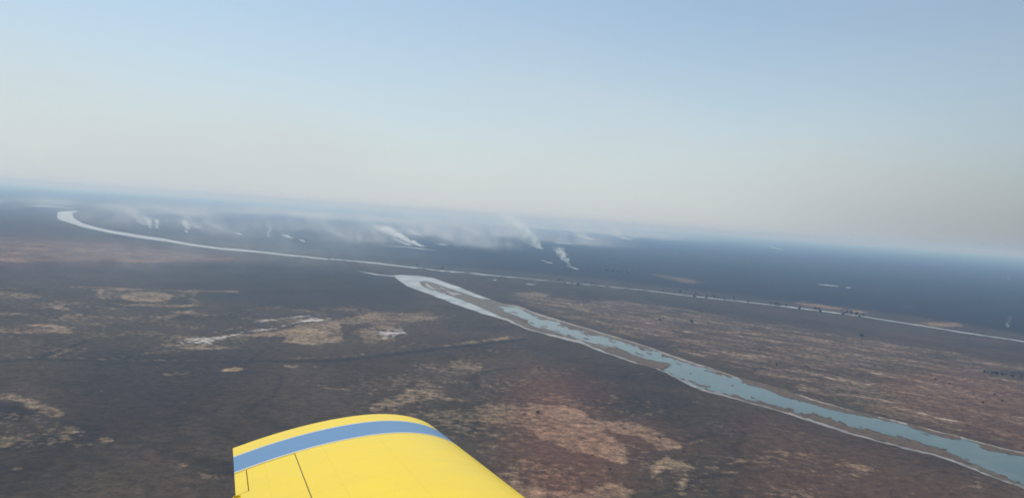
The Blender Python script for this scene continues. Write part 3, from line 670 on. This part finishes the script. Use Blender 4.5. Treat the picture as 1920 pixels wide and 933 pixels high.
# ------------------------------------------------------------------ hazy air
HZ = 60000.0
bm = bmesh.new(); bmesh.ops.create_cube(bm, size=1.0)
hm = bpy.data.meshes.new('haze'); bmesh.ops.scale(bm, vec=(2*160000, 2*160000, TOP+3.0), verts=bm.verts); bm.to_mesh(hm); bm.free()
haze = link(bpy.data.objects.new('haze', hm)); haze.location = (0, 0, (TOP+3.0)/2-1.0)
mh = bpy.data.materials.new('smoky_air'); mh.use_nodes = True; n, l = mh.node_tree.nodes, mh.node_tree.links; n.clear()
pv = n.new('ShaderNodeVolumePrincipled'); oo = n.new('ShaderNodeOutputMaterial'); l.new(pv.outputs[0], oo.inputs['Volume'])
pv.inputs['Color'].default_value = (.35, .61, .95, 1); pv.inputs['Absorption Color'].default_value = (.80, .80, .80, 1)
pv.inputs['Density'].default_value = 1.28e-4; pv.inputs['Anisotropy'].default_value = .25
hm.materials.append(mh); tag(haze, 'pale bluish smoke haze filling the air over the plain', 'haze', kind='stuff')

# ------------------------------------------------------------------ the aircraft's wing
def paint(name, col, rough=.32, var=.06):
    m, n, l, b = material(name)
    tcn = n.new('ShaderNodeTexCoord'); nz = noise(n, l, tcn.outputs['Object'], 1.7, 5, .6)
    c = mixc(n, l, nz, tuple(v*(1-var) for v in col), tuple(min(1, v*(1+var)) for v in col))
    sp = noise(n, l, tcn.outputs['Object'], 9, 6, .7)
    k = math_(n, l, 'MULTIPLY', math_(n, l, 'SUBTRACT', sp, .56), 1.2, clamp=True)
    c = mixc(n, l, k, c, (.55, .47, .22) if col[0] > .5 else (.3, .35, .42))
    # oil and dust drawn back along the chord, faint rows of flush rivets at the ribs and spars
    ms = n.new('ShaderNodeMapping'); ms.inputs['Scale'].default_value = (16, .9, 1); l.new(tcn.outputs['Object'], ms.inputs[0])
    stn = math_(n, l, 'MULTIPLY', math_(n, l, 'SUBTRACT', noise(n, l, ms.outputs[0], 1.0, 5, .65), .52), 2.2, clamp=True)
    c = mixc(n, l, math_(n, l, 'MULTIPLY', stn, .30), c, tuple(v*.62+.02 for v in col))
    sx_ = n.new('ShaderNodeSeparateXYZ'); l.new(tcn.outputs['Object'], sx_.inputs[0])
    rows_ = []
    for ax, per, w in ((0, .42, .0035), (1, .47, .0035)):
        fr = math_(n, l, 'FRACT', math_(n, l, 'DIVIDE', sx_.outputs[ax], per))
        ln = math_(n, l, 'LESS_THAN', math_(n, l, 'ABSOLUTE', math_(n, l, 'SUBTRACT', fr, .5)), w/per)
        fd = math_(n, l, 'FRACT', math_(n, l, 'DIVIDE', sx_.outputs[1-ax], .032))
        rows_.append(math_(n, l, 'MULTIPLY', ln, math_(n, l, 'GREATER_THAN', fd, .45)))
    c = mixc(n, l, math_(n, l, 'MULTIPLY', math_(n, l, 'MAXIMUM', rows_[0], rows_[1]), .18), c, tuple(v*.35 for v in col))
    l.new(c, b.inputs['Base Color'])
    l.new(math_(n, l, 'MULTIPLY_ADD', nz, .22, rough-.11), b.inputs['Roughness'])
    b.inputs['Specular IOR Level'].default_value = .22; b.inputs['Coat Weight'].default_value = .03; b.inputs['Coat Roughness'].default_value = .2
    bp = n.new('ShaderNodeBump'); bp.inputs['Strength'].default_value = .12; bp.inputs['Distance'].default_value = .01
    l.new(noise(n, l, tcn.outputs['Object'], 2.2, 2, .5), bp.inputs['Height']); l.new(bp.outputs[0], b.inputs['Normal'])
    return m
MY = paint('yellow_paint', (.83, .595, .012)); MBL = paint('blue_paint', (.094, .218, .395), .34)
MWH = paint('white_paint', (.80, .78, .70)); MDK, _n, _l, _b = material('dark_seam'); _b.inputs['Base Color'].default_value = (.06, .05, .03, 1)

q = [415.6916, 494.7019, .0251, .147, -1.7313, 7.9128, .2002, .0323]
CH = 2.0
S_ = pray(q[0], q[1]); S_ /= np.linalg.norm(S_)
C0 = np.cross(S_, upc); C0 /= np.linalg.norm(C0); N0 = np.cross(C0, S_)
Cc = C0*math.cos(q[2])+N0*math.sin(q[2]); Nn = np.cross(Cc, S_)
Oc = q[3]*Cc+q[4]*Nn
Sw, Cw, Nw = W@S_, W@Cc, W@Nn
WR = Matrix([[Sw[0], Cw[0], Nw[0], 0], [Sw[1], Cw[1], Nw[1], 0], [Sw[2], Cw[2], Nw[2], 0], [0, 0, 0, 1]])
orig = W@(Oc) + np.array([0, 0, ALT])
wing = link(bpy.data.objects.new('aircraft_wing', None))
wing.matrix_world = Matrix.Translation(Vector(orig)) @ WR
tag(wing, 'yellow aircraft wing with a blue band near its tip', 'wing')
TIP = q[5]
def foil(t):
    x = 1-t; th, cm, p = q[6], q[7], .4
    yt = 5*th*(.2969*math.sqrt(max(x, 0))-.126*x-.3516*x*x+.2843*x**3-.1036*x**4)
    yc = cm/p**2*(2*p*x-x*x) if x < p else cm/(1-p)**2*((1-2*p)+2*p*x-x*x)
    return (yc+yt)*CH, (yc-yt)*CH
def section(t0, t1, n, off=0.0):
    """closed outline of the airfoil between two chord stations, upper then lower"""
    ts = [t0+(t1-t0)*(1-math.cos(math.pi*(k/n)*.5+math.pi*.5*0))/1 if False else t0+(t1-t0)*math.sin(math.pi/2*k/n) for k in range(n+1)]
    up = []; lo = []
    for t in ts:
        u, w = foil(t)
        if u-w < .004: u, w = u+.002, w-.002
        up.append((t*CH, u+off)); lo.append((t*CH, w-off))
    if off and t1 >= .999: up[-1] = (up[-1][0]+off, up[-1][1]); lo[-1] = (lo[-1][0]+off, lo[-1][1])
    return up+list(reversed(lo))
def solid(name, t0, t1, s0, s1, mat, parent=wing, n=40, off=0.0, ns=1, caps=True):
    sec = section(t0, t1, n, off); V = []; F = []; m = len(sec)
    for k in range(ns+1):
        s = s0+(s1-s0)*k/ns
        V += [(s, c, z) for c, z in sec]
    for k in range(ns):
        for j in range(m): F.append((k*m+j, k*m+(j+1) % m, (k+1)*m+(j+1) % m, (k+1)*m+j))
    if caps: F.append(tuple(reversed(range(m)))); F.append(tuple(ns*m+j for j in range(m)))
    o = mesh_obj(name, V, F, mat, parent)
    bm = bmesh.new(); bm.from_mesh(o.data); bmesh.ops.recalc_face_normals(bm, faces=bm.faces)
    for f in bm.faces: f.smooth = len(f.verts) == 4
    for e in bm.edges:
        if len(e.link_faces) == 2 and e.calc_face_angle() > R(35): e.smooth = False
    bm.to_mesh(o.data); bm.free()
    return o
HG, G_ = .239, .006
AIL = TIP-.975                    # outer end of the aileron
solid('wing_tip', 0.0, 1.0, TIP, AIL+.006, MY)
solid('wing_panel', HG+.002, 1.0, AIL+.006, .9, MY, ns=6)
ail = solid('aileron', .046+.002, HG-.002, AIL-.006, 2.6, MY, n=16)
solid('aileron_edge', 0.0, .046+.002, AIL-.655, 2.6, MY, parent=ail, n=6)
solid('trim_tab', 0.0, 0.046-.0018, AIL-.006, AIL-.645, MY, parent=ail, n=6)
solid('flap', 0.0, HG-.002, 2.588, .9, MY, n=16)
solid('stripe', 0.0, 1.0, TIP-.375, TIP-.925, MBL, off=.0012)
for a, b_ in ((.357, .375), (.925, .945)): solid('pinstripe', 0.0, 1.0, TIP-a, TIP-b_, MWH, off=.0016)
for a, b_ in ((.351, .357), (.945, .950)): solid('edge_line', 0.0, 1.0, TIP-a, TIP-b_, MDK, off=.0014)
solid('hinge_spar', HG-.003, HG+.003, AIL-.03, .95, MDK, n=2, off=-.012)
# tab horn on the trailing edge
bm = bmesh.new()
for c, s, z, dx, dy, dz in ((-.008, AIL-.71, .0, .035, .03, .012), (.01, AIL-.71, .01, .01, .05, .02)):
    r = bmesh.ops.create_cube(bm, size=1.0); bmesh.ops.scale(bm, vec=(dx, dy, dz), verts=r['verts']); bmesh.ops.translate(bm, vec=(s, c, z), verts=r['verts'])
bmesh.ops.bevel(bm, geom=bm.edges[:], offset=.003, segments=1, affect='EDGES')
me = bpy.data.meshes.new('tab_horn'); bm.to_mesh(me); bm.free(); me.materials.append(MY)
link(bpy.data.objects.new('tab_horn', me), ail)
